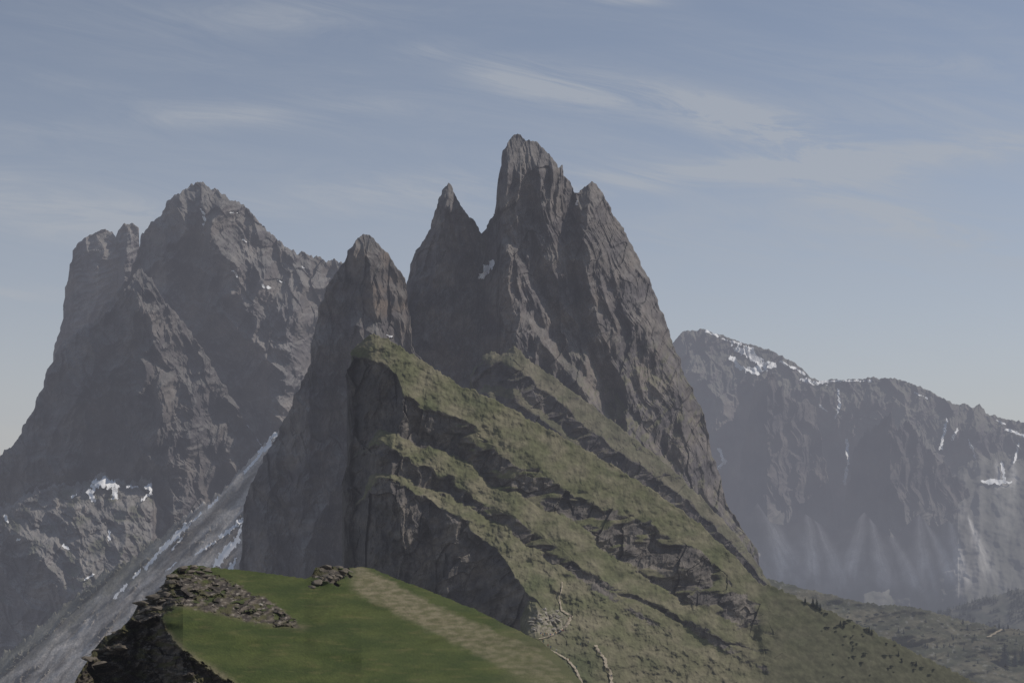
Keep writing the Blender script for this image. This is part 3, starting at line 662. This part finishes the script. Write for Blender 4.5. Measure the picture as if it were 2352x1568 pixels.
for i in range(34):
    u=random.uniform(2060,2350);v=random.uniform(1425,1530);tree(u,v,random.uniform(6,13),'low dwarf conifer among the boulders at lower right','dwarf conifers among the boulders')
SM=[]
for k in range(3):
    r=random.Random(50+k);cv=[];cf=[]
    for i in range(160):
        a=r.uniform(0,6.283);e=r.random()*1.5;R=.5*r.uniform(.6,1.15);c=Vector((math.cos(a)*math.cos(e)*R*1.9,math.sin(a)*math.cos(e)*R*1.2,math.sin(e)*R*.7))
        d=Vector((r.gauss(0,1),r.gauss(0,1),r.gauss(0,1))).normalized()*.13;w=d.cross(Vector((0,.3,1)))*1.2
        b=len(cv);cv+=[tuple(c-d),tuple(c+w),tuple(c+d),tuple(c-w)];cf.append((b,b+1,b+2,b+3))
    a=mkmesh('shrub',cv,cf,M_shrub);SM.append(a.data);bpy.data.objects.remove(a)
for i in range(120):
    cu=random.choice([1900,1960,2030,2080,2150,2220,2300]);u=min(max(random.gauss(cu,26),1820),2350);v=random.uniform(float(Tv(u))+12,1560)
    sh=seen(u,v);p=sh.at(u,v);h=random.uniform(2.5,7.0)*p.y/F
    o=bpy.data.objects.new('shrub',random.choice(SM));COL.objects.link(o);o.location=p;o.scale=(h*1.3,h*1.3,h);o.rotation_euler=(0,0,random.uniform(0,6))
    tag(o,'low dark shrub on the valley slope at lower right','shrub','low shrubs on the valley slope')
tv,tf,cv,cf=tree_meshes(9);cv=np.array(cv[:4*90]);cf=np.array(cf[:90]);VV=[];FF=[];b=0
for i in range(1000):
    u=random.uniform(2130,2400);v=random.uniform(float(Tf(u))-1,1455)
    if pn(u/40,v/25,3)<-.05: continue
    p=np.array(forh.at(u,v));h=random.uniform(8,13)*p[1]/F
    VV.append(cv*[h*1.1,h*1.1,h]+p);FF.append(cf+b);b+=len(cv)
o=mkmesh('forest',np.concatenate(VV),np.concatenate(FF),M_wood);tag(o,'distant hazy conifer wood on the slope at the right edge','forest',kind='stuff')

# ---------------------------------------------------------------- hikers
def person_mesh(walk,jac,trou,hair,seed):
    me=bpy.data.meshes.new('p');s=.22 if walk else 0
    V=[(0,0,.95),(0,0,1.15),(0,0,1.38),(0,0,1.5),(0,-.01,1.58),(0,-.01,1.69),
       (.10,0,.9),(.11,-.5*s,.5),(.12,-s+.05,.08),(.12,-s-.1,.04),
       (-.10,0,.9),(-.11,.3*s,.5),(-.12,s+.05,.1),(-.12,s-.1,.05),
       (.19,0,1.43),(.25,.3*s,1.15),(.26,.1*s-.08,.9),(.26,.1*s-.12,.82),
       (-.19,0,1.43),(-.25,-.3*s,1.15),(-.26,-.4*s-.08,.92),(-.26,-.4*s-.12,.84)]
    E=[(0,1),(1,2),(2,3),(3,4),(4,5),(0,6),(6,7),(7,8),(8,9),(0,10),(10,11),(11,12),(12,13),(2,14),(14,15),(15,16),(16,17),(2,18),(18,19),(19,20),(20,21)]
    Rr=[.15,.14,.16,.06,.09,.10,.095,.07,.045,.04,.095,.07,.045,.04,.07,.05,.036,.035,.07,.05,.036,.035]
    me.from_pydata(V,E,[]);o=bpy.data.objects.new('p',me);COL.objects.link(o)
    sk=o.modifiers.new('s','SKIN')
    for i,r in enumerate(Rr): me.skin_vertices[0].data[i].radius=(r,r*.8)
    me.skin_vertices[0].data[0].use_root=True
    su=o.modifiers.new('ss','SUBSURF');su.levels=1
    dg=bpy.context.evaluated_depsgraph_get();m2=bpy.data.meshes.new_from_object(o.evaluated_get(dg));bpy.data.objects.remove(o)
    ca=m2.color_attributes.new('Col','FLOAT_COLOR','POINT')
    for i,v in enumerate(m2.vertices):
        z=v.co.z;c=jac
        if z<.08:c=(.03,.03,.03)
        elif z<.96 and abs(v.co.x)<.2:c=trou
        elif z<.9:c=(.35,.22,.16)
        elif z>1.68 or (z>1.55 and v.co.y>.03):c=hair
        elif z>1.49:c=(.4,.26,.19)
        ca.data[i].color=(*c,1)
    m2.materials.append(M_person);return m2
JK=[('red',(.4,.03,.03)),('blue',(.03,.08,.3)),('white',(.6,.6,.6)),('black',(.02,.02,.02)),('orange',(.5,.16,.02)),('teal',(.02,.2,.2))]
PM={}
for i,(nm,c) in enumerate(JK):
    for w in (0,1): PM[(nm,w)]=person_mesh(w,c,[(.03,.03,.04),(.12,.1,.08),(.05,.07,.12)][i%3],[(.03,.02,.01),(.12,.07,.03)][i%2],i)
def person(u,v,nm,w,rz,where,group):
    p=front.at(u,v);o=bpy.data.objects.new('person',PM[(nm,w)]);COL.objects.link(o);o.location=p*.9965;o.rotation_euler=(0,0,rz)
    tag(o,'person in a %s top %s %s'%(nm,'walking' if w else 'standing',where),'person',group+', %s, %s'%(nm,'walking' if w else 'standing'))
names=[j[0] for j in JK]
for i,u in enumerate(np.linspace(1242,1296,15)):
    person(u+random.uniform(-1.5,1.5),1462-.12*abs(u-1262)+random.uniform(-2,2)-(.35*max(0,u-1275)),names[(i*5+1)%6],i%2,random.uniform(0,6),'on the lookout','hikers on the lookout')
for i,(u,v) in enumerate([(1302,1436),(1312,1420),(1306,1426),(1248,1476),(1258,1486),(1264,1490),(1278,1497),(1302,1514),(1308,1518),(1324,1535),(1246,1474)]):
    person(u,v,names[(i*7+2)%6],1,random.uniform(0,6),'on the path beside the lookout','hikers on the path beside the lookout')
for i,(u,v) in enumerate([(1352,1478),(1378,1500),(1398,1541),(1404,1556),(1334,1482)]):
    person(u,v,names[(i*4+1)%6],1,random.uniform(0,6),'on the meadow path right of the lookout','hikers on the meadow path')

# ---------------------------------------------------------------- camera, sun, sky
cam=bpy.data.cameras.new('camera');co=bpy.data.objects.new('camera',cam);COL.objects.link(co)
cam.sensor_width=36;cam.lens=F/2352*36;cam.clip_end=120000;cam.clip_start=1
co.location=(0,0,0);co.rotation_euler=(math.radians(90)+PIT,0,0);bpy.context.scene.camera=co
sl=bpy.data.lights.new('sun','SUN');sl.energy=2.5;sl.angle=math.radians(.5);sl.color=(1,.93,.84)
so=bpy.data.objects.new('sun',sl);COL.objects.link(so);so.rotation_euler=SUN.to_track_quat('Z','Y').to_euler()
w=bpy.data.worlds.new('World');bpy.context.scene.world=w;w.use_nodes=True;nt=w.node_tree;N=nt.nodes;Lk=nt.links;N.clear()
out=N.new('ShaderNodeOutputWorld');bg=N.new('ShaderNodeBackground');Lk.new(bg.outputs[0],out.inputs[0])
sky=N.new('ShaderNodeTexSky');sky.sky_type='NISHITA';sky.sun_disc=False;sky.sun_elevation=math.asin(SUN.z);sky.sun_rotation=math.atan2(SUN.x,SUN.y)
sky.altitude=2500;sky.air_density=1;sky.dust_density=2.0
tc=N.new('ShaderNodeTexCoord');sx=N.new('ShaderNodeSeparateXYZ');Lk.new(tc.outputs['Generated'],sx.inputs[0])
def M(op,a,b=None,c=None):
    m=N.new('ShaderNodeMath');m.operation=op
    for i,x in enumerate((a,b,c)):
        if x is None: continue
        if isinstance(x,(int,float)): m.inputs[i].default_value=x
        else: Lk.new(x,m.inputs[i])
    return m.outputs[0]
yy=M('MAXIMUM',M('ABSOLUTE',sx.outputs['Y']),.15)
az=M('DIVIDE',sx.outputs['X'],yy);el=M('DIVIDE',sx.outputs['Z'],yy)
cb=N.new('ShaderNodeCombineXYZ');Lk.new(M('MULTIPLY',M('ADD',az,M('MULTIPLY',el,.9)),8.),cb.inputs[0]);Lk.new(M('MULTIPLY',M('ADD',el,M('MULTIPLY',az,.14)),38.),cb.inputs[1])
nz=N.new('ShaderNodeTexNoise');nz.inputs['Scale'].default_value=1;nz.inputs['Detail'].default_value=12;nz.inputs['Roughness'].default_value=.70;nz.inputs['Distortion'].default_value=1.2
Lk.new(cb.outputs[0],nz.inputs['Vector'])
nz2=N.new('ShaderNodeTexNoise');nz2.inputs['Scale'].default_value=.3;nz2.inputs['Detail'].default_value=10;nz2.inputs['Roughness'].default_value=.6;nz2.inputs['Distortion'].default_value=.8;Lk.new(cb.outputs[0],nz2.inputs['Vector'])
def dirpx(u,v):
    a=(u-1176)/F;b=(784-v)/F;y=cp-b*sp;z=sp+b*cp;return a/y,z/y
mask=None
for (u,v,su,sv,sl_,A) in [(1170,170,110,44,-.18,1.2),(1330,212,140,44,-.2,1.2),(1560,235,200,34,-.25,1.0),(1740,285,220,44,-.30,1.5),(1860,350,240,60,-.30,1.5),(1800,395,240,30,.0,1.3),(1500,412,420,30,.08,1.3),(560,262,360,32,.06,.8),(640,40,240,44,0,.7),(150,490,380,60,-.12,1.3),(40,675,220,18,0,1.0),(900,440,420,44,.08,.8),(2100,510,260,40,-.25,1.3),(2150,150,170,22,0,.6),(980,118,80,24,0,.8),(2150,350,300,30,.1,1.2),(1440,0,130,14,0,.8),(1700,540,700,100,0,.5)]:
    a0,e0=dirpx(u,v);dx=M('SUBTRACT',az,a0);dy=M('SUBTRACT',M('SUBTRACT',el,e0),M('MULTIPLY',dx,sl_))
    q=M('ADD',M('POWER',M('DIVIDE',M('ABSOLUTE',dx),su/F),2.),M('POWER',M('DIVIDE',M('ABSOLUTE',dy),sv/F),2.))
    g=M('MULTIPLY',M('EXPONENT',M('MULTIPLY',q,-1.)),A);mask=g if mask is None else M('ADD',mask,g)
mr=N.new('ShaderNodeMapRange');mr.inputs[1].default_value=.38;mr.inputs[2].default_value=.66;Lk.new(nz.outputs[0],mr.inputs[0])
mr2=N.new('ShaderNodeMapRange');mr2.inputs[1].default_value=.38;mr2.inputs[2].default_value=.70;mr2.inputs[4].default_value=.5;Lk.new(nz2.outputs[0],mr2.inputs[0])
cl=M('MINIMUM',M('MULTIPLY',M('ADD',mask,mr2.outputs[0]),M('ADD',mr.outputs[0],.12)),1.)
hs=N.new('ShaderNodeHueSaturation');hs.inputs['Saturation'].default_value=.80;hs.inputs['Value'].default_value=1.0;Lk.new(sky.outputs[0],hs.inputs['Color'])
hz=M('EXPONENT',M('MULTIPLY',M('MAXIMUM',sx.outputs['Z'],0.),-6.8))
mxh=N.new('ShaderNodeMix');mxh.data_type='RGBA';Lk.new(hz,mxh.inputs[0]);Lk.new(hs.outputs[0],mxh.inputs[6]);mxh.inputs[7].default_value=(5.35,5.15,5.15,1)
mxc=N.new('ShaderNodeMix');mxc.data_type='RGBA';Lk.new(M('MULTIPLY',cl,.66),mxc.inputs[0]);Lk.new(mxh.outputs[2],mxc.inputs[6]);mxc.inputs[7].default_value=(4.7,5.0,5.5,1)
Lk.new(mxc.outputs[2],bg.inputs['Color']);bg.inputs['Strength'].default_value=.085
sc=bpy.context.scene;sc.view_settings.view_transform='Standard';sc.view_settings.look='None';sc.view_settings.exposure=0
